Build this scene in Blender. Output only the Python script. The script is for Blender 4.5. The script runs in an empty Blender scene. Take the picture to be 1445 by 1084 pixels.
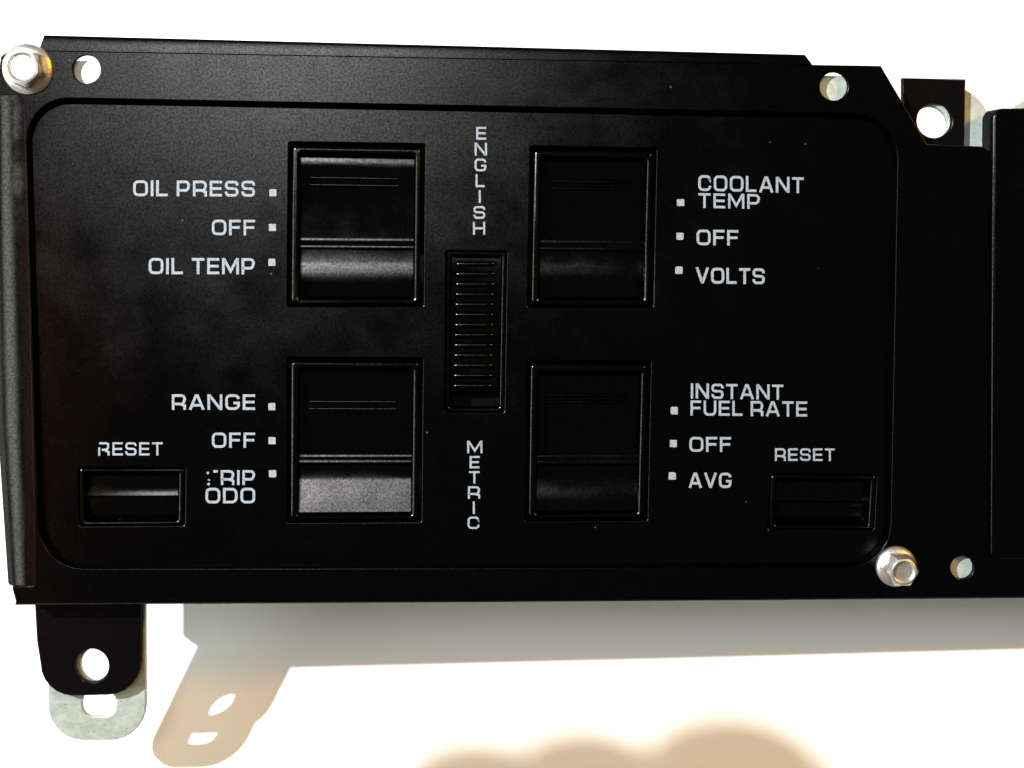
import bpy, bmesh, math, random
from mathutils import Vector, Matrix
random.seed(4)
S = bpy.context.scene
COL = S.collection

# ------------------------------------------------------------------ camera
K = 0.125 / 280.0                 # metres per photo pixel per metre of distance
H = 0.324                         # camera height above the table
cam_d = bpy.data.cameras.new('camera')
cam_d.sensor_width = 36.0
cam_d.lens = 36.0 / (1445 * K)
cam_d.clip_start = 0.005
cam_d.clip_end = 20
cam = bpy.data.objects.new('camera', cam_d)
cam.location = (0, 0, H)
COL.objects.link(cam)
S.camera = cam

# ------------------------------------------------------------------ world, lamps, exposure
w = bpy.data.worlds.new('World'); S.world = w; w.use_nodes = True
bg = w.node_tree.nodes['Background']
bg.inputs[0].default_value = (0.90, 1.0, 0.92, 1)
bg.inputs[1].default_value = 0.05

def area(name, loc, target, size, energy, col):
    d = bpy.data.lights.new(name, 'AREA'); d.shape = 'DISK'; d.size = size
    d.energy = energy; d.color = col
    o = bpy.data.objects.new(name, d); COL.objects.link(o)
    o.location = loc
    o.rotation_euler = (Vector(target) - Vector(loc)).to_track_quat('-Z', 'Y').to_euler()
    return o
KEY = Vector((-0.36, 0.16, 0.50))
area('desk_lamp_light', KEY, (0, 0, 0.0), 0.009, 7.6, (1.0, 0.98, 0.95))
area('left_fill_light', (-0.95, -0.12, 0.50), (0, 0, 0), 0.6, 4.8, (1.0, 1.0, 0.86))  # unseen fill, added for the left fold's sheen and the shadow tone
area('warm_fill_light', (0.75, 0.32, 0.74), (0, 0, 0), 0.16, 6.2, (1.0, 0.47, 0.03))  # added fill without a known source, tints the open shadows tan
area('overhead_lamp_light', (-0.06, 0.112, 0.655), (-0.05, 0.05, 0.05), 0.15, 0.95, (1.0, 0.97, 0.97))

vs = S.view_settings
vs.view_transform = 'Standard'; vs.look = 'None'; vs.exposure = 0; vs.gamma = 1
vs.use_curve_mapping = False

# ------------------------------------------------------------------ materials
def mat(name):
    m = bpy.data.materials.new(name); m.use_nodes = True
    nt = m.node_tree
    return m, nt, nt.nodes['Principled BSDF']

def N(nt, t, **kw):
    n = nt.nodes.new(t)
    for k, v in kw.items(): setattr(n, k, v)
    return n

def noise(nt, scale, detail=4, rough=.6):
    tc = N(nt, 'ShaderNodeTexCoord'); n = N(nt, 'ShaderNodeTexNoise')
    n.inputs['Scale'].default_value = scale; n.inputs['Detail'].default_value = detail
    n.inputs['Roughness'].default_value = rough
    nt.links.new(tc.outputs['Object'], n.inputs['Vector'])
    return n

def ramp(nt, src, p0, c0, p1, c1):
    r = N(nt, 'ShaderNodeValToRGB')
    r.color_ramp.elements[0].position = p0; r.color_ramp.elements[0].color = (*c0, 1)
    r.color_ramp.elements[1].position = p1; r.color_ramp.elements[1].color = (*c1, 1)
    nt.links.new(src, r.inputs[0]); return r

def bump(nt, b, src, strength, dist):
    n = N(nt, 'ShaderNodeBump'); n.inputs['Strength'].default_value = strength
    n.inputs['Distance'].default_value = dist
    nt.links.new(src, n.inputs['Height']); nt.links.new(n.outputs[0], b.inputs['Normal'])

def black(name, base, rough, f0, grain=.03, dust=.5, seed=0.0):
    """black coat: almost no diffuse colour under a weak satin reflection (reflectance f0)"""
    m, nt, b = mat(name)
    out = nt.nodes['Material Output']; nt.nodes.remove(b)
    df = N(nt, 'ShaderNodeBsdfDiffuse'); gl = N(nt, 'ShaderNodeBsdfGlossy'); gl.distribution = 'BECKMANN'
    add = N(nt, 'ShaderNodeAddShader')
    nt.links.new(df.outputs[0], add.inputs[0]); nt.links.new(gl.outputs[0], add.inputs[1])
    nt.links.new(add.outputs[0], out.inputs['Surface'])
    g = noise(nt, 2600, 1, .5)                         # fine sparkle of the textured coat
    gr = ramp(nt, g.outputs[0], .32, (f0 * .62,) * 3, .68, (f0 * 1.38,) * 3)
    nt.links.new(gr.outputs[0], gl.inputs['Color'])
    n1 = noise(nt, 5200, 2, .7)                        # fine orange peel of the paint
    bp = N(nt, 'ShaderNodeBump'); bp.inputs['Strength'].default_value = grain; bp.inputs['Distance'].default_value = .00006
    nt.links.new(n1.outputs[0], bp.inputs['Height'])
    nt.links.new(bp.outputs[0], gl.inputs['Normal'])
    n2 = noise(nt, 90, 5, .65)                         # handling smears: gloss varies
    r = ramp(nt, n2.outputs[0], .3, (rough - .04,) * 3, .72, (rough + .05,) * 3)
    nt.links.new(r.outputs[0], gl.inputs['Roughness'])
    # sparse dust specks
    tc = N(nt, 'ShaderNodeTexCoord'); v = N(nt, 'ShaderNodeTexVoronoi')
    v.inputs['Scale'].default_value = 330; v.inputs['Randomness'].default_value = 1
    mp = N(nt, 'ShaderNodeMapping'); mp.inputs['Location'].default_value = (seed, seed * .7, 0)
    nt.links.new(tc.outputs['Object'], mp.inputs[0]); nt.links.new(mp.outputs[0], v.inputs['Vector'])
    near = N(nt, 'ShaderNodeMath', operation='LESS_THAN'); near.inputs[1].default_value = .06
    nt.links.new(v.outputs['Distance'], near.inputs[0])
    sep = N(nt, 'ShaderNodeSeparateColor'); nt.links.new(v.outputs['Color'], sep.inputs[0])
    few = N(nt, 'ShaderNodeMath', operation='LESS_THAN'); few.inputs[1].default_value = .11 * dust
    nt.links.new(sep.outputs[0], few.inputs[0])
    mu = N(nt, 'ShaderNodeMath', operation='MULTIPLY')
    nt.links.new(near.outputs[0], mu.inputs[0]); nt.links.new(few.outputs[0], mu.inputs[1])
    mx = N(nt, 'ShaderNodeMix', data_type='RGBA')
    mx.inputs[6].default_value = (*base, 1); mx.inputs[7].default_value = (.05, .047, .04, 1)
    nt.links.new(mu.outputs[0], mx.inputs[0]); nt.links.new(mx.outputs[2], df.inputs['Color'])
    return m

M_PAINT = black("black_satin_paint", (.0006, .0005, .0007), .28, .0235, .03, .6, 0)
M_FACE = black("black_matt_face", (.0005, .0004, .0005), .285, .0235, .035, 1.0, 3)
M_PLASTIC = black("black_gloss_plastic", (.0004, .0004, .0004), .25, .029, .03, .7, 7)
M_TAB = black("black_dipped_tab", (.0025, .0021, .0027), .3, .018, .06, .8, 11)
M_VOID = black("black_backing", (.0004, .0004, .0004), .6, .004, .03, 0, 5)

def m_zinc():
    m, nt, b = mat('zinc_plated_steel')
    n = noise(nt, 420, 6, .7)
    r = ramp(nt, n.outputs[0], .28, (.30, .36, .34), .62, (.47, .56, .53))
    v = noise(nt, 1500, 2, .5)
    r2 = ramp(nt, v.outputs[0], .25, (.55, .52, .48), .36, (1, 1, 1))
    mx = N(nt, 'ShaderNodeMix', data_type='RGBA', blend_type='MULTIPLY'); mx.inputs[0].default_value = 1
    nt.links.new(r.outputs[0], mx.inputs[6]); nt.links.new(r2.outputs[0], mx.inputs[7])
    nt.links.new(mx.outputs[2], b.inputs['Base Color'])
    b.inputs['Metallic'].default_value = .25; b.inputs['Roughness'].default_value = .5
    bump(nt, b, n.outputs[0], .15, .0001)
    return m
M_ZINC = m_zinc()

def m_screw():
    m, nt, b = mat('plated_screw_steel')
    n = noise(nt, 700, 5, .7)
    r = ramp(nt, n.outputs[0], .3, (.44, .45, .42), .7, (.72, .74, .72))
    nt.links.new(r.outputs[0], b.inputs['Base Color'])
    b.inputs['Metallic'].default_value = .85; b.inputs['Roughness'].default_value = .36
    bump(nt, b, n.outputs[0], .35, .00025)
    return m
M_SCREW = m_screw()

def m_print():
    m, nt, b = mat('pale_blue_grey_print')
    n = noise(nt, 2600, 3, .6)
    r = ramp(nt, n.outputs[0], .33, (.15, .185, .22), .50, (.255, .31, .375))
    nt.links.new(r.outputs[0], b.inputs['Base Color'])
    b.inputs['Roughness'].default_value = .7; b.inputs['Specular IOR Level'].default_value = .1
    return m
M_PRINT = m_print()

def m_table():
    m, nt, b = mat('white_table_top')
    n = noise(nt, 35, 5, .6)
    r = ramp(nt, n.outputs[0], .3, (.83, .84, .82), .7, (.87, .87, .86))
    nt.links.new(r.outputs[0], b.inputs['Base Color'])
    b.inputs['Roughness'].default_value = .65; b.inputs['Specular IOR Level'].default_value = .2
    n2 = noise(nt, 1800, 3, .6); bump(nt, b, n2.outputs[0], .12, .0002)
    return m
M_TABLE = m_table()

def m_skin():
    m, nt, b = mat('skin')
    n = noise(nt, 60, 5, .6)
    r = ramp(nt, n.outputs[0], .3, (.46, .25, .17), .7, (.58, .35, .25))
    nt.links.new(r.outputs[0], b.inputs['Base Color'])
    b.inputs['Roughness'].default_value = .55
    n2 = noise(nt, 900, 4, .6); bump(nt, b, n2.outputs[0], .3, .0004)
    return m
M_SKIN = m_skin()

# ------------------------------------------------------------------ panel frame of reference
HC = 0.044
AX, BY = -0.061, 0.105            # the unit lies slightly tilted: right and lower edge deeper
Nn = Vector((-AX, -BY, 1)).normalized()
Xx = Vector((1, 0, AX)).normalized()
Yy = Nn.cross(Xx).normalized()
PM = Matrix(((Xx.x, Yy.x, Nn.x, 0), (Xx.y, Yy.y, Nn.y, 0), (Xx.z, Yy.z, Nn.z, HC), (0, 0, 0, 1)))
PMI = PM.inverted()

def loc(u, v, z=0.0):
    """photo pixel on the plane z millimetres above the panel face -> panel coordinates"""
    d = Vector(((u - 722.5) * K, -(v - 542) * K, -1))
    o = Vector((0, 0, H))
    c = PM @ Vector((0, 0, z * .001))
    t = (c - o).dot(Nn) / d.dot(Nn)
    return PMI @ (o + d * t)

unit = bpy.data.objects.new('switch_unit', None)
unit.matrix_world = PM
unit.empty_display_size = .02
COL.objects.link(unit)
unit['label'] = 'black metal trip computer switch panel with rocker switches and pale lettering on white table'
unit['category'] = 'switch panel'

def link(name, me, m, parent, label=None, smooth=40):
    o = bpy.data.objects.new(name, me); COL.objects.link(o)
    if m: me.materials.append(m)
    if smooth:
        me.polygons.foreach_set('use_smooth', [True] * len(me.polygons))
        me.set_sharp_from_angle(angle=math.radians(smooth))
    if parent is not None:
        o.parent = parent
    if label: o['label'] = label
    return o

def from_py(name, verts, faces, m, parent, label=None, smooth=40):
    me = bpy.data.meshes.new(name); me.from_pydata([tuple(v) for v in verts], [], faces)
    bm = bmesh.new(); bm.from_mesh(me); bmesh.ops.recalc_face_normals(bm, faces=bm.faces)
    bm.to_mesh(me); bm.free(); me.update()
    return link(name, me, m, parent, label, smooth)

def plate_mesh(name, loops, ztop, th, bev, bres=2):
    """loops: lists of panel-plane (x,y) metres; outer first, holes nested. ztop, th, bev in mm"""
    cu = bpy.data.curves.new(name, 'CURVE'); cu.dimensions = '2D'; cu.fill_mode = 'BOTH'
    b = bev * .001
    cu.extrude = max(th * .0005 - b, 1e-6); cu.bevel_depth = b; cu.bevel_resolution = bres; cu.offset = -b
    for lp in loops:
        sp = cu.splines.new('POLY'); sp.points.add(len(lp) - 1); sp.use_cyclic_u = True
        for p, q in zip(sp.points, lp): p.co = (q[0], q[1], 0, 1)
    ob = bpy.data.objects.new(name, cu); COL.objects.link(ob)
    dg = bpy.context.evaluated_depsgraph_get()
    me = bpy.data.meshes.new_from_object(ob.evaluated_get(dg))
    bpy.data.objects.remove(ob); bpy.data.curves.remove(cu)
    me.transform(Matrix.Translation((0, 0, (ztop - th / 2) * .001)))
    me.materials.clear(); me.name = name
    return me

def plate(name, loops, ztop, th, bev, m, parent=unit, label=None, smooth=35):
    return link(name, plate_mesh(name, loops, ztop, th, bev), m, parent, label, smooth)

def pts(lst, z): return [tuple(loc(u, v, z)[:2]) for u, v in lst]

def rquad(c, r, n=7):
    """rounded quad in pixels; c: TL,TR,BR,BL; r scalar or 4 radii"""
    rs = r if isinstance(r, (list, tuple)) else [r] * 4
    out = []
    for i in range(4):
        p = Vector(c[i]); a = (Vector(c[i - 1]) - p).normalized(); b = (Vector(c[(i + 1) % 4]) - p).normalized()
        rr = rs[i]
        if rr <= 0: out.append(tuple(p)); continue
        s, e = p + a * rr, p + b * rr
        for k in range(n + 1):
            t = k / n * math.pi / 2
            q = p + a * rr * (1 - math.sin(t)) + b * rr * (1 - math.cos(t))
            out.append(tuple(q))
    return out

def rect(u0, v0, u1, v1, r=0): return rquad([(u0, v0), (u1, v0), (u1, v1), (u0, v1)], r, 4)

def circ(u, v, r, n=36, ry=None):
    return [(u + r * math.cos(2 * math.pi * k / n), v + (ry or r) * math.sin(2 * math.pi * k / n)) for k in range(n)]

# ------------------------------------------------------------------ table
T = 0.9
tab = from_py('table_top', [(-T, -T, 0), (T, -T, 0), (T, T, 0), (-T, T, 0), (-T, -T, -.02), (T, -T, -.02), (T, T, -.02), (-T, T, -.02)],
              [(0, 1, 2, 3), (4, 5, 6, 7), (0, 1, 5, 4), (1, 2, 6, 5), (2, 3, 7, 6), (3, 0, 4, 7)], M_TABLE, None, None, 0)
tab['kind'] = 'structure'
tab['label'] = 'plain white table top lit by a lamp'

# ------------------------------------------------------------------ face frame (sheet metal with folded edges)
HOLES = [(122, 98, 20), (1177, 122, 20), (1358, 801, 16.5)]
outer = [(14, 70), (55, 71.5), (1146, 91.5), (1243, 93), (1308, 203), (1388, 207), (1394, 213), (2050, 233), (2050, 835), (722, 844.5), (22, 848), (17, 829), (50, 827), (45, 600), (37, 300), (33, 150), (28, 134), (-8, 134), (1, 80)]
REC_O = [(36, 137), (1268, 161), (1256, 801), (56, 803)]
REC_I = [(45, 147), (1263, 170), (1251, 794), (64, 796)]
plate('face_frame', [pts(outer, 0), pts(rquad(REC_O, 62), 0)] + [pts(circ(*h), 0) for h in HOLES], 0, 1.1, .12, M_PAINT,
      label='black sheet metal frame with folded edges')

def fold(name, line, outv, drop, dropf=.9, n=8, m=M_PAINT, label=None):
    """rolled edge: from the flat line outwards through a quarter bend, then a flange going back"""
    verts, faces = [], []
    cols = []
    N_ = len(line)
    for i, ((u, v), (ou, ov)) in enumerate(zip(line, outv)):
        a = loc(u, v, 0); b = loc(ou, ov, -1.0); b = Vector((b.x, b.y, 0))
        d = b - Vector((a.x, a.y, 0)); R = d.length
        ring = []
        for k in range(n + 1):
            t = k / n * math.pi / 2
            ring.append(Vector((a.x, a.y, 0)) + d * math.sin(t) + Vector((0, 0, -R * dropf * (1 - math.cos(t)))))
        ring.append(ring[-1] + Vector((0, 0, -drop * .001)))
        inner = [p - d.normalized() * .0008 * min(1, k / n + .1) - Vector((0, 0, .0008 * max(0, 1 - k / n))) for k, p in enumerate(ring)]
        cols.append(ring + inner[::-1])
    L = len(cols[0])
    for c in cols: verts += c
    for i in range(N_ - 1):
        for k in range(L):
            k2 = (k + 1) % L
            faces.append((i * L + k, i * L + k2, (i + 1) * L + k2, (i + 1) * L + k))
    faces.append(tuple(range(L))); faces.append(tuple((N_ - 1) * L + k for k in range(L)))
    return from_py(name, verts, faces, m, unit, label, 50)

def lerp_line(a, b, n): return [(a[0] + (b[0] - a[0]) * k / n, a[1] + (b[1] - a[1]) * k / n) for k in range(n + 1)]
fold('folded_edge', lerp_line((55, 71), (1146, 91), 8), lerp_line((64, 50.5), (1134, 78), 8), 2.5, dropf=.13)
fold('folded_edge', [(28.5, 128), (33.5, 150), (37.5, 300), (45.5, 600), (50.5, 830)], [(-18, 128), (-18, 150), (-19, 300), (-13, 600), (5, 828)], 2.5, dropf=.8)
fold('folded_edge', [(23, 847.5), (722, 844), (2048, 834.5)], [(22, 853.5), (722, 849), (2048, 839.5)], 3.5)

# recess wall: a sloping ring from the frame down to the sunken face
def ring_wall(name, lo, zo, li, zi, m, th=.8):
    a = [loc(u, v, 0) for u, v in lo]; b = [loc(u, v, zi) for u, v in li]
    n = len(a); verts = []
    cen = Vector((0, 0, 0))
    for p in a: verts.append(Vector((p.x, p.y, zo * .001)))
    for p in b: verts.append(Vector((p.x, p.y, zi * .001)))
    for p in b: verts.append(Vector((p.x, p.y, (zi - th) * .001)))
    for p in a: verts.append(Vector((p.x * 1.006, p.y * 1.01, (zo - 1.05) * .001)))
    faces = []
    for r in range(4):
        r2 = (r + 1) % 4
        for k in range(n):
            k2 = (k + 1) % n
            faces.append((r * n + k, r * n + k2, r2 * n + k2, r2 * n + k))
    return from_py(name, verts, faces, m, unit, None, 50)
ring_wall('recess_wall', rquad(REC_O, 62), -.06, rquad(REC_I, 57), -2.2, M_PAINT)

# ------------------------------------------------------------------ sunken face with its openings
ZF = -2.0
SW = {  # rocker openings (TL, TR, BR, BL)
    'a': [(407, 200), (600, 203), (598, 433), (405, 433)],
    'b': [(748, 206), (927, 209), (922, 434), (744, 434)],
    'c': [(405, 504), (597, 505), (595, 737), (404, 738)],
    'd': [(743, 508), (919, 509), (914, 735), (740, 736)],
}
SLOT = [(629, 353), (716, 354), (712, 583), (627, 583)]
BT = {'l': [(110, 659), (262, 659), (261, 742), (111, 743)], 'r': [(1086, 668), (1238, 669), (1234, 748), (1083, 748)]}
loops = [pts(rquad([(37, 138), (1267, 162), (1255, 800), (57, 802)], 61), ZF)]
for k in SW: loops.append(pts(rquad(SW[k], 3, 3), ZF))
loops.append(pts(rquad(SLOT, 4, 3), ZF))
for k in BT: loops.append(pts(rquad(BT[k], 4, 3), ZF))
plate('sunken_face', loops, ZF, 1.4, .14, M_FACE, label='sunken black face plate carrying the lettering')
plate('backing_plate', [pts(rect(60, 165, 1240, 780, 30), -7)], -7.2, .8, .1, M_VOID)

def inset(c, l, t=None, r=None, b=None):
    t = l if t is None else t; r = l if r is None else r; b = l if b is None else b
    return [(c[0][0] + l, c[0][1] + t), (c[1][0] - r, c[1][1] + t), (c[2][0] - r, c[2][1] - b), (c[3][0] + l, c[3][1] - b)]

def profile_solid(name, c, prof, zb, m, parent, label=None, smooth=30, crown=0.0, nu=1, bev=0):
    """bar across quad c: prof is a list of (f, z) with f 0..1 running from the top edge to the lower edge"""
    verts, faces = [], []
    cols = []
    for i in range(nu + 1):
        s = i / nu
        top = Vector(c[0]).lerp(Vector(c[1]), s); bot = Vector(c[3]).lerp(Vector(c[2]), s)
        dz = -crown * (2 * s - 1) ** 2
        col = []
        for f, z in prof:
            q = top.lerp(bot, f); col.append(loc(q.x, q.y, z + dz))
        q0 = top.lerp(bot, prof[-1][0]); q1 = top.lerp(bot, prof[0][0])
        a = loc(q0.x, q0.y, prof[-1][1]); col.append(Vector((a.x, a.y, zb * .001)))
        a = loc(q1.x, q1.y, prof[0][1]); col.append(Vector((a.x, a.y, zb * .001)))
        cols.append(col)
    L = len(cols[0])
    for col in cols: verts += col
    for i in range(nu):
        for k in range(L):
            k2 = (k + 1) % L
            faces.append((i * L + k, i * L + k2, (i + 1) * L + k2, (i + 1) * L + k))
    faces.append(tuple(range(L))); faces.append(tuple(nu * L + k for k in range(L)))
    return from_py(name, verts, faces, m, parent, label, smooth)

def ridge(c, f, hw, z0, z1, sl, sr, parent, name='ridge'):
    """thin rounded bar lying across a rocker"""
    cc = [tuple(Vector(c[0]).lerp(Vector(c[1]), sl)), tuple(Vector(c[0]).lerp(Vector(c[1]), sr)),
          tuple(Vector(c[3]).lerp(Vector(c[2]), sr)), tuple(Vector(c[3]).lerp(Vector(c[2]), sl))]
    prof = [(f + hw * math.cos(math.pi * (1 - k / 6)), z0 + (z1 - z0) * math.sin(math.pi * k / 6)) for k in range(7)]
    return profile_solid(name, cc, prof, z0 - .6, M_PLASTIC, parent, None, 60)

def curve_seg(f0, z0, f1, z1, sag, n=8):
    return [(f0 + (f1 - f0) * k / n, z0 + (z1 - z0) * k / n - sag * math.sin(math.pi * k / n)) for k in range(n + 1)]

def rocker(key, tip, wh):
    c = SW[key]
    bz_o = inset(c, 5.5); bz_i = inset(c, 16, 15, 14, 10)
    bz = plate('switch_bezel', [pts(rquad(bz_o, 5, 3), -2.2), pts(rquad(bz_i, 4, 3), -2.2)], -2.1, 3.6, .5, M_PLASTIC,
               label='black rocker switch in a raised rectangular bezel ' + wh)
    r = inset(c, 17, 16.5, 15.5, 12)
    d = tip
    prof = ([(0, -4.6), (.012, -4.2 + d)] + curve_seg(.03, -4.0 + d, .58, -5.2, .2) +
            curve_seg(.60, -5.2, .645, -4.75, -.05, 4) + [(.655, -4.8), (.664, -6.0)] +
            curve_seg(.745, -6.0, .985, -4.2 - d * .4, .3 if d < .3 else .06, 10) + [(.995, -4.35 - d * .4), (1, -4.8)])
    ro = profile_solid('rocker', r, prof, -6.9, M_PLASTIC, bz, None, 32)
    zz = lambda f: -4.0 + d + (-1.2 - d) * (f - .03) / .55
    f1 = .165 if d < .3 else .225
    for f in (f1, f1 + .05):
        ridge(r, f, .012, zz(f) - .25, zz(f) + .28, .09, .86, bz)
    return bz
rocker('a', 0.0, 'for oil pressure and oil temperature')
rocker('b', 0.1, 'for coolant temperature and volts')
rocker('c', 0.45, 'for range and trip odometer')
rocker('d', 0.2, 'for instant and average fuel rate')

# ------------------------------------------------------------------ slider between ENGLISH and METRIC
sb = plate('slider_slot', [pts(rquad(inset(SLOT, 1), 4, 3), -2.6), pts(rquad(inset(SLOT, 7), 3, 3), -2.6)], -2.55, 3.4, .25, M_PLASTIC,
           label='black slide switch slot between the ENGLISH and METRIC lettering')
kn = inset(SLOT, 9, 9, 9, 30)
profile_solid('slider_knob', kn, [(0, -4.2), (.01, -3.9)] + [(f / 20, -3.85) for f in range(1, 20)] + [(.99, -3.9), (1, -4.2)], -6.6, M_PLASTIC, sb)
for k in range(13):
    v = 372.5 + 14.35 * k; dx = -.32 * k
    verts, faces = [], []
    n, seg = 12, 6
    # rounded rib: half-round bar whose left end is domed
    rows = []
    for i in range(n + 1):
        s = i / n
        u = 640 + dx * 1.0 + 62 * s
        e = 1.0
        if s < .17: e = math.sqrt(max(.02, 1 - ((.17 - s) / .17) ** 2))
        if s > .83: e = math.sqrt(max(.02, 1 - ((s - .83) / .17) ** 2))
        rows.append([loc(u, v + 4.2 * e * math.cos(math.pi * (1 - j / seg)), -3.9 + .75 * e * math.sin(math.pi * j / seg)) for j in range(seg + 1)])
    L = seg + 1
    for rw in rows: verts += rw
    for i in range(n):
        for j in range(seg): faces.append((i * L + j, i * L + j + 1, (i + 1) * L + j + 1, (i + 1) * L + j))
        faces.append((i * L, i * L + seg, (i + 1) * L + seg, (i + 1) * L))
    faces.append(tuple(range(L))); faces.append(tuple(n * L + j for j in range(L)))
    from_py('rib', verts, faces, M_PLASTIC, sb, None, 60)

# ------------------------------------------------------------------ reset buttons
for k, wh in (('l', 'below the reset lettering beside TRIP ODO'), ('r', 'below the reset lettering beside AVG')):
    c = BT[k]
    bz = plate('button_bezel', [pts(rquad(inset(c, 2), 4, 3), -2.6), pts(rquad(inset(c, 9, 7, 9, 7), 3, 3), -2.6)], -2.35, 3.2, .3, M_PLASTIC,
               label='black push button ' + wh)
    q = inset(c, 10.5, 8.5, 10.5, 8.5)
    prof = [(0, -4.6), (.04, -4.2)] + curve_seg(.06, -4.1, .44, -4.3, .25, 8) + \
           [(.48, -4.2), (.50, -3.95), (.53, -3.8), (.57, -3.85)] + curve_seg(.6, -3.95, .94, -4.5, -.1, 8) + [(.97, -4.7), (1, -5)]
    profile_solid('reset_button', q, prof, -6.7, M_PLASTIC, bz, None, 40, crown=.25, nu=8)

# ------------------------------------------------------------------ printed lettering
def arc(cx, cy, r, a0, a1, n=5):
    return [(cx + r * math.cos(math.radians(a0 + (a1 - a0) * k / n)), cy + r * math.sin(math.radians(a0 + (a1 - a0) * k / n))) for k in range(n + 1)]
R_ = .24
h = .085                            # half stroke inset: centre lines run from h to 1-h
def G(w):                           # glyph centre lines; x 0..w, y 0..1 up
    l, r, b, t, m = h, w - h, h, 1 - h, .5
    q = R_
    return {
        'O': (w, [arc(l + q, b + q, q, 180, 270) + arc(r - q, b + q, q, 270, 360) + arc(r - q, t - q, q, 0, 90) + arc(l + q, t - q, q, 90, 180) + [(l, b + q)]]),
        'D': (w, [[(l, b), (l, t)] + arc(r - q * 1.2, t - q * 1.2, q * 1.2, 90, 0) + arc(r - q * 1.2, b + q * 1.2, q * 1.2, 0, -90) + [(l, b)]]),
        'C': (w, [[(r, .68), (r, t - q)][:1] + arc(r - q, t - q, q, 0, 90) + arc(l + q, t - q, q, 90, 180) + arc(l + q, b + q, q, 180, 270) + arc(r - q, b + q, q, 270, 360) + [(r, .34)]]),
        'G': (w, [[(r, .70)] + arc(r - q, t - q, q, 10, 90) + arc(l + q, t - q, q, 90, 180) + arc(l + q, b + q, q, 180, 270) + arc(r - q, b + q, q, 270, 360) + [(r, .44), (w * .56, .44)]]),
        'S': (w, [[(r, .70)] + arc(r - .19, t - .19, .19, 20, 90) + arc(l + .19, t - .19, .19, 90, 180) + arc(l + .19, m + .2, .19, 180, 270) +
                  arc(r - .2, m - .19, .19, 90, 0) + arc(r - .2, b + .19, .19, 0, -90) + arc(l + .19, b + .19, .19, 270, 180) + [(l, .32)]]),
        'E': (w, [[(r + h, t), (l, t), (l, b), (r + h, b)], [(l, m), (r + h * .5, m)]]),
        'F': (w, [[(r + h, t), (l, t), (l, 0)], [(l, m), (r + h * .3, m)]]),
        'H': (w, [[(l, 0), (l, 1)], [(r, 0), (r, 1)], [(l, m), (r, m)]]),
        'L': (w, [[(l, 1), (l, b), (r + h, b)]]),
        'T': (w, [[(0, t), (w, t)], [(w / 2, t), (w / 2, 0)]]),
        'U': (w, [[(l, 1)] + arc(l + q, b + q, q, 180, 270) + arc(r - q, b + q, q, 270, 360) + [(r, 1)]]),
        'I': (2 * h, [[(h, 0), (h, 1)]]),
        'P': (w, [[(l, 0), (l, t)] + arc(r - q, t - q, q, 90, 0) + arc(r - q, .38 + q * .85, q * .85, 0, -90) + [(l, .38)]]),
        'R': (w, [[(l, 0), (l, t)] + arc(r - q, t - q, q, 90, 0) + arc(r - q, .38 + q * .85, q * .85, 0, -90) + [(l, .38)], [(w * .58, .38), (r, .28), (r, 0)]]),
        'A': (w, [[(h * .9, 0), (w / 2 - .06, t), (w / 2 + .06, t), (w - h * .9, 0)], [(w * .22, .30), (w * .78, .30)]]),
        'V': (w, [[(h * .9, 1), (w / 2 - .03, b), (w / 2 + .03, b), (w - h * .9, 1)]]),
        'M': (w, [[(l, 0), (l, t), (l + .06, t), (w / 2, .2), (r - .06, t), (r, t), (r, 0)]]),
        'N': (w, [[(l, 0), (l, t), (l + .07, t), (r - .07, b), (r, b), (r, 1)]]),
    }
WID = dict(O=1.0, D=.98, C=.95, G=.98, S=.93, E=.83, F=.80, H=.95, L=.78, T=.86, U=.95, I=.2, P=.9, R=.95, A=1.05, V=1.0, M=1.15, N=1.0)

def ribbon(pl, hw):
    n = len(pl); closed = (Vector(pl[0]) - Vector(pl[-1])).length < 1e-4
    P = [Vector(p) for p in pl]
    q = [P[0]]
    for p in P[1:]:
        if (p - q[-1]).length > 1e-4: q.append(p)
    P = q; n = len(P); L, R = [], []
    for i in range(n):
        if closed and i in (0, n - 1): a, b = P[1] - P[0], P[-1] - P[-2]; d0, d1 = b.normalized(), a.normalized()
        elif i == 0: d0 = d1 = (P[1] - P[0]).normalized()
        elif i == n - 1: d0 = d1 = (P[-1] - P[-2]).normalized()
        else: d0 = (P[i] - P[i - 1]).normalized(); d1 = (P[i + 1] - P[i]).normalized()
        n0 = Vector((-d0.y, d0.x)); n1 = Vector((-d1.y, d1.x)); mm = n0 + n1
        if mm.length < 1e-3: mm = n0
        mm.normalize(); s = hw / max(.45, mm.dot(n0))
        L.append(P[i] + mm * s); R.append(P[i] - mm * s)
    return L, R

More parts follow.
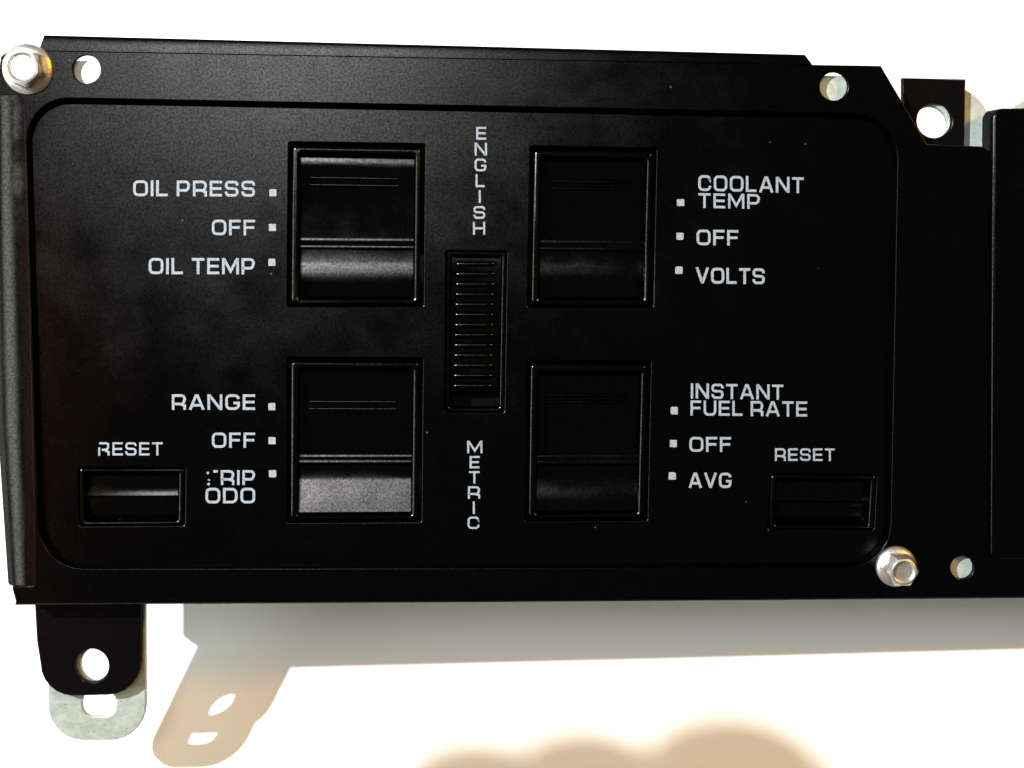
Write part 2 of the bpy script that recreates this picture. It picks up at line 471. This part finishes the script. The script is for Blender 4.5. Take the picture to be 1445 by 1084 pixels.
def word(text, u0, v0, u1, v1, slope=0.0, sw=.082, letters=None, label=None, gap=.2):
    """pale printed word filling the pixel box; letters: optional own strokes per index"""
    gl, x = [], 0
    for i, ch in enumerate(text):
        if ch == ' ': x += .42; continue
        wd, st = G(WID[ch])[ch]
        if letters and i in letters: st = letters[i]
        gl.append((x, st)); x += wd + gap
    x -= gap
    verts, faces = [], []
    kx = (u1 - u0) / x; ky = (v1 - v0)
    ns = 0
    for gx, st in gl:
        for s, pl in enumerate(st):
            L, R = ribbon([((gx + px) * kx / ky, py) for px, py in pl], sw)
            z = ZF + .03 + .004 * s
            b0 = len(verts)
            for a, b in zip(L, R):
                for q in (a, b):
                    u = u0 + q.x * ky + random.uniform(-.12, .12); v = v1 - q.y * ky + (u - u0) * slope + random.uniform(-.12, .12)
                    verts.append(loc(u, v, z))
            for k in range(len(L) - 1): faces.append((b0 + 2 * k, b0 + 2 * k + 1, b0 + 2 * k + 3, b0 + 2 * k + 2))
    me = bpy.data.meshes.new('lettering'); me.from_pydata([tuple(v) for v in verts], [], faces)
    bm = bmesh.new(); bm.from_mesh(me)
    for f in bm.faces:
        f.normal_update()
        if f.normal.z < 0: f.normal_flip()
    bm.to_mesh(me); bm.free()
    return link('lettering', me, M_PRINT, unit, label or ('pale printed word ' + text), 0)

word('OIL PRESS', 188, 254.5, 360, 277, .004)
word('OFF', 299, 310, 360, 332, .004, label='pale printed word OFF between OIL PRESS and OIL TEMP')
word('OIL TEMP', 210, 364, 359.5, 387, .002)
word('RANGE', 242.5, 556.5, 360, 578.5, 0)
word('OFF', 299, 610.5, 360, 632, 0, label='pale printed word OFF below RANGE')
word('TRIP', 290.5, 663.5, 360, 684.5, 0, label='pale printed word TRIP with its first letter worn away',
     letters={0: [[(.52, 1 - h), (.84, 1 - h)], [(.12, .02), (.26, .10)], [(.2, .3), (.24, .38)], [(.08, .78), (.2, .84)]]})
word('ODO', 290, 688.5, 360, 710.5, 0)
word('RESET', 138.5, 624, 229.5, 643, 0, sw=.075, label='pale printed word RESET beside TRIP ODO, slightly worn',
     letters={0: [[(.1, 1 - h), (.62, 1 - h), (.8, .86), (.8, .6), (.7, .45), (.3, .42)], [(h, 0), (h, .6)], [(.56, .38), (.85, .26), (.85, 0)]]})
word('COOLANT', 985.5, 247, 1134, 269.5, .022, sw=.078)
word('TEMP', 985.5, 272.5, 1072.5, 293.5, .018, sw=.078)
word('OFF', 983, 324, 1042, 346, .012, label='pale printed word OFF between COOLANT TEMP and VOLTS')
word('VOLTS', 982, 377.5, 1079, 400, .014)
word('INSTANT', 975, 541, 1105.5, 562.5, .014, sw=.078)
word('FUEL RATE', 974.5, 565, 1139, 586.5, .01, sw=.078)
word('OFF', 973, 616.5, 1031.5, 637.5, .006, label='pale printed word OFF between FUEL RATE and AVG')
word('AVG', 972, 667, 1032, 688.5, .004)
word('RESET', 1093.5, 632.5, 1178, 650.5, .004, sw=.075, label='pale printed word RESET beside AVG')

def column(text, u, v0, step, hh, du, widths):
    objs = []
    for i, ch in enumerate(text):
        wd = widths.get(ch, 17)
        cu = u + du * i
        objs.append(word(ch, cu - wd / 2, v0 + step * i, cu + wd / 2, v0 + step * i + hh, .004, sw=.078, label='letter %s of the upright word %s' % (ch, text)))
    return objs
column('ENGLISH', 679, 179, 22.35, 18.2, -.5, {'I': 3.6, 'L': 13, 'E': 14, 'H': 17.5, 'N': 17.5})
column('METRIC', 670, 622, 21.4, 17.6, -.35, {'I': 3.4, 'M': 22, 'E': 14, 'T': 14.5, 'R': 17.5})

MARKS = [(385, 272), (384.5, 321), (383.5, 370.5), (383.5, 574), (384, 622), (384.5, 668.5), (960.5, 286), (959.5, 333.5), (958, 381.5), (951.5, 579.5), (950, 626), (948.5, 672)]
for u, v in MARKS:
    s = 5.1; lp = []
    for q in rquad([(u - s, v - s), (u + s, v - s), (u + s, v + s), (u - s, v + s)], 1.6, 3):
        lp.append((q[0] + random.uniform(-.35, .35), q[1] + random.uniform(-.35, .35)))
    vs_ = [loc(a, b, ZF + .035) for a, b in lp]
    from_py('position_mark', vs_, [tuple(reversed(range(len(vs_))))], M_PRINT, unit, None, 0)

# ------------------------------------------------------------------ screws
def screw(u, v, rf, rot, label):
    c = loc(u, v, 0); px = K * (H - HC)
    n = 48; verts, faces = [], []
    prof = [(rf, -.1), (rf, .55), (rf * .96, .8), (rf * .80, 1.05), (rf * .70, 1.2), (0.01, 1.2)]
    for r, z in prof:
        for k in range(n):
            a = 2 * math.pi * k / n
            verts.append(Vector((c.x + r * px * math.cos(a), c.y + r * px * math.sin(a), z * .001)))
    for i in range(len(prof) - 1):
        for k in range(n):
            k2 = (k + 1) % n; faces.append((i * n + k, i * n + k2, (i + 1) * n + k2, (i + 1) * n + k))
    fl = from_py('screw', verts, faces, M_SCREW, unit, label, 50)
    # hexagon head: chamfered crown with a dished top
    verts, faces = [], []
    rh = rf * .82
    def hexr(a, r):
        t = (a - rot + math.pi / 6) % (math.pi / 3) - math.pi / 6
        return r * math.cos(math.pi / 6) / math.cos(t)
    rings = [(1, 1, 1.0), (1, 1, 4.0), (.985, 1, 4.3), (.86, .35, 4.85), (.74, 0, 4.95), (.70, 0, 4.6), (.62, 0, 4.25), (.35, 0, 4.2), (.01, 0, 4.25)]
    for f, hx, z in rings:
        for k in range(n):
            a = 2 * math.pi * k / n
            r = hexr(a, rh) * hx + rh * .92 * (1 - hx); r *= f
            zz = z
            verts.append(Vector((c.x + r * px * math.cos(a), c.y + r * px * math.sin(a), zz * .001)))
    for i in range(len(rings) - 1):
        for k in range(n):
            k2 = (k + 1) % n; faces.append((i * n + k, i * n + k2, (i + 1) * n + k2, (i + 1) * n + k))
    from_py('hex_head', verts, faces, M_SCREW, fl, None, 28)
screw(40, 98, 34, .2, 'shiny hexagon flange screw at the upper corner of the frame')
screw(1264, 799, 29.5, .5, 'dull hexagon flange screw by the lower edge of the frame')

# ------------------------------------------------------------------ black mounting tabs and the zinc bracket behind
ZT, ZZ = -12.0, -15.4
ZT2, ZZ2 = -2.6, -4.05
tabL = [(48, 838), (52, 905), (57, 936)] + [(57 + 46 * (1 - math.cos(t)), 936 + 46 * math.sin(t)) for t in [k / 6 * math.pi / 2 for k in range(1, 7)]] + \
       [(152, 981)] + [(152 + 47 * math.sin(t), 934 + 47 * math.cos(t)) for t in [k / 6 * math.pi / 2 for k in range(1, 7)]] + [(200, 838)]
def slanted(name, loops, zfun, th, bev, m, parent, label=None):
    """plate whose depth runs with the picture row v: zfun(v) in mm"""
    me = plate_mesh(name, [[tuple(loc(u, v, zfun(v))[:2]) for u, v in lp] for lp in loops], 0, th, bev)
    ya, yb = loc(130, 850, zfun(850)).y, loc(130, 1045, zfun(1045)).y
    for vt in me.vertices:
        vt.co.z += zfun(850 + 195 * (vt.co.y - ya) / (yb - ya)) * .001
    return link(name, me, m, parent, label, 35)
ztab = lambda v: -11.5 - .05 * (v - 940)
zlug = lambda v: -14.0 - .05 * (v - 940)
slanted('mounting_tab', [tabL, circ(129.5, 940, 24)], ztab, 1.8, .3, M_TAB, unit, 'black rounded mounting tab with a round hole below the frame')
plate('mounting_tab', [pts([(1274, 110), (1363, 112), (1360, 240), (1274, 240)], ZT2), pts(circ(1319, 170, 25), ZT2)], ZT2, 1.4, .2, M_TAB,
      label='black square mounting tab with a round hole above the frame')

# zinc bracket: a frame plate behind the face, box walls down to the table, and two lugs
zf = plate('zinc_bracket', [pts([(30, 84), (1225, 108), (1290, 215), (2030, 245), (2030, 822), (36, 826)], -1.3), pts(rquad([(33, 133), (1272, 157), (1260, 805), (52, 808)], 64), -1.3)],
           -1.6, .9, .1, M_ZINC, label='pale zinc plated bracket behind the black frame')
def lug(outline, holes, z, th=1.6):
    return plate('lug', [pts(outline, z)] + [pts(hh, z) for hh in holes], z, th, .25, M_ZINC, zf)
lugL = [(66, 820), (68, 1000)] + [(68 + 50 * (1 - math.cos(t)), 996 + 49 * math.sin(t)) for t in [k / 7 * math.pi / 2 for k in range(1, 8)]] + \
       [(156, 1045)] + [(156 + 50 * math.sin(t), 995 + 50 * math.cos(t)) for t in [k / 7 * math.pi / 2 for k in range(1, 8)]] + [(205, 820)]
slot = rect(116, 976, 164, 1012, 15)
slanted('lug', [lugL, circ(139, 938, 25), slot], zlug, 1.6, .25, M_ZINC, zf)
lugR = [(1262, 240)] + [(1262 + 60 * (1 - math.cos(t)), 186 - 64 * math.sin(t)) for t in [k / 8 * math.pi / 2 for k in range(0, 9)]] + \
       [(1340, 122)] + [(1340 + 58 * math.sin(t), 182 - 60 * math.cos(t)) for t in [k / 8 * math.pi / 2 for k in range(0, 9)]] + [(1398, 240)]
lug(lugR, [circ(1313, 176, 25)], ZZ2)
lug([(1430, 149), (1446, 142), (1480, 140), (1480, 190), (1434, 190)], [], -4, .8)
# hidden box of the unit, standing on the table
bx = [(70, 170), (2030, 262), (2030, 800), (80, 780)]
top = [loc(u, v, -8.2) for u, v in bx]
bot = []
for p in top:
    q = PM @ p; bot.append(PMI @ Vector((q.x * .99, q.y * .99, 0.0)))
from_py('unit_box', top + bot, [(0, 1, 2, 3), (4, 5, 6, 7), (0, 1, 5, 4), (1, 2, 6, 5), (2, 3, 7, 6), (3, 0, 4, 7)], M_ZINC, unit, 'zinc plated box behind the panel', 0)

# neighbouring housing of the cluster, running on past the picture
plate('cluster_housing', [pts(rquad([(1401, 153), (2040, 150), (2040, 790), (1398, 790)], [15, 10, 10, 10]), 1.2)], 1.2, 9, .5, M_PAINT,
      label='taller black housing joined to the end of the panel')

# ------------------------------------------------------------------ hand of the photographer, above and beside the frame
def hand():
    vt, ed, rd = [], [], []
    def add(p, r, prev=None):
        vt.append(p); rd.append(r); i = len(vt) - 1
        if prev is not None: ed.append((prev, i))
        return i
    mm = .001
    def P(x, y, z): return ((x - 37) * mm, (y + 27.9) * mm, (z + 44) * mm)
    wr = add(P(-132, -145, 196), 24 * mm)
    e0 = wr
    for y, z, r in ((-200, 192, 27), (-270, 186, 32), (-350, 178, 37), (-430, 168, 40)):
        e0 = add(P(-134 - (-150 - y) * .1, y, z), r * mm, e0)
    pa = add(P(-130, -106, 200), 28 * mm, wr)
    pb = add(P(-128, -76, 203), 25 * mm, pa)
    fingers = [  # knuckle, joints, tip, radius
        [(-104, -55, 204), (-102, -27, 201), (-103, -5, 191), (-105, 8, 181), 11],
        [(-122, -53, 206), (-122, -27, 205), (-120, -7, 192), (-119, 6.5, 181), 10.5],
        [(-140, -56, 205), (-138, -32, 206), (-133, -10, 194), (-130, 4.5, 182), 9.5],
        [(-155, -68, 202), (-160, -50, 202), (-160, -36, 193), (-159, -27, 184), 8.0]]
    for f in fingers:
        r = f[4]; prev = add(P(*f[0]), (r + 2) * mm, pb)
        for k, q in enumerate(f[1:4]): prev = add(P(*q), (r - .5 * k) * mm, prev)
    t = add(P(-108, -98, 192), 13 * mm, pa)
    t = add(P(-92, -78, 184), 10.5 * mm, t); t = add(P(-84, -54, 180), 9.5 * mm, t); add(P(-83, -38, 178), 8 * mm, t)
    me = bpy.data.meshes.new('hand'); me.from_pydata(vt, ed, [])
    ob = bpy.data.objects.new('hand', me); COL.objects.link(ob)
    md = ob.modifiers.new('skin', 'SKIN'); md.use_smooth_shade = True
    sk = me.skin_vertices[0].data
    for i, r in enumerate(rd): sk[i].radius = (r, r)
    sk[0].use_root = True
    sd = ob.modifiers.new('sub', 'SUBSURF'); sd.levels = 2; sd.render_levels = 2
    dg = bpy.context.evaluated_depsgraph_get()
    m2 = bpy.data.meshes.new_from_object(ob.evaluated_get(dg)); m2.name = 'hand'
    bpy.data.objects.remove(ob)
    m2.polygons.foreach_set('use_smooth', [True] * len(m2.polygons))
    o = bpy.data.objects.new('hand', m2); COL.objects.link(o); m2.materials.append(M_SKIN)
    o['label'] = 'raised bare hand with bent fingers casting the blurred tan shadow on the table'
    o['category'] = 'hand'
hand()
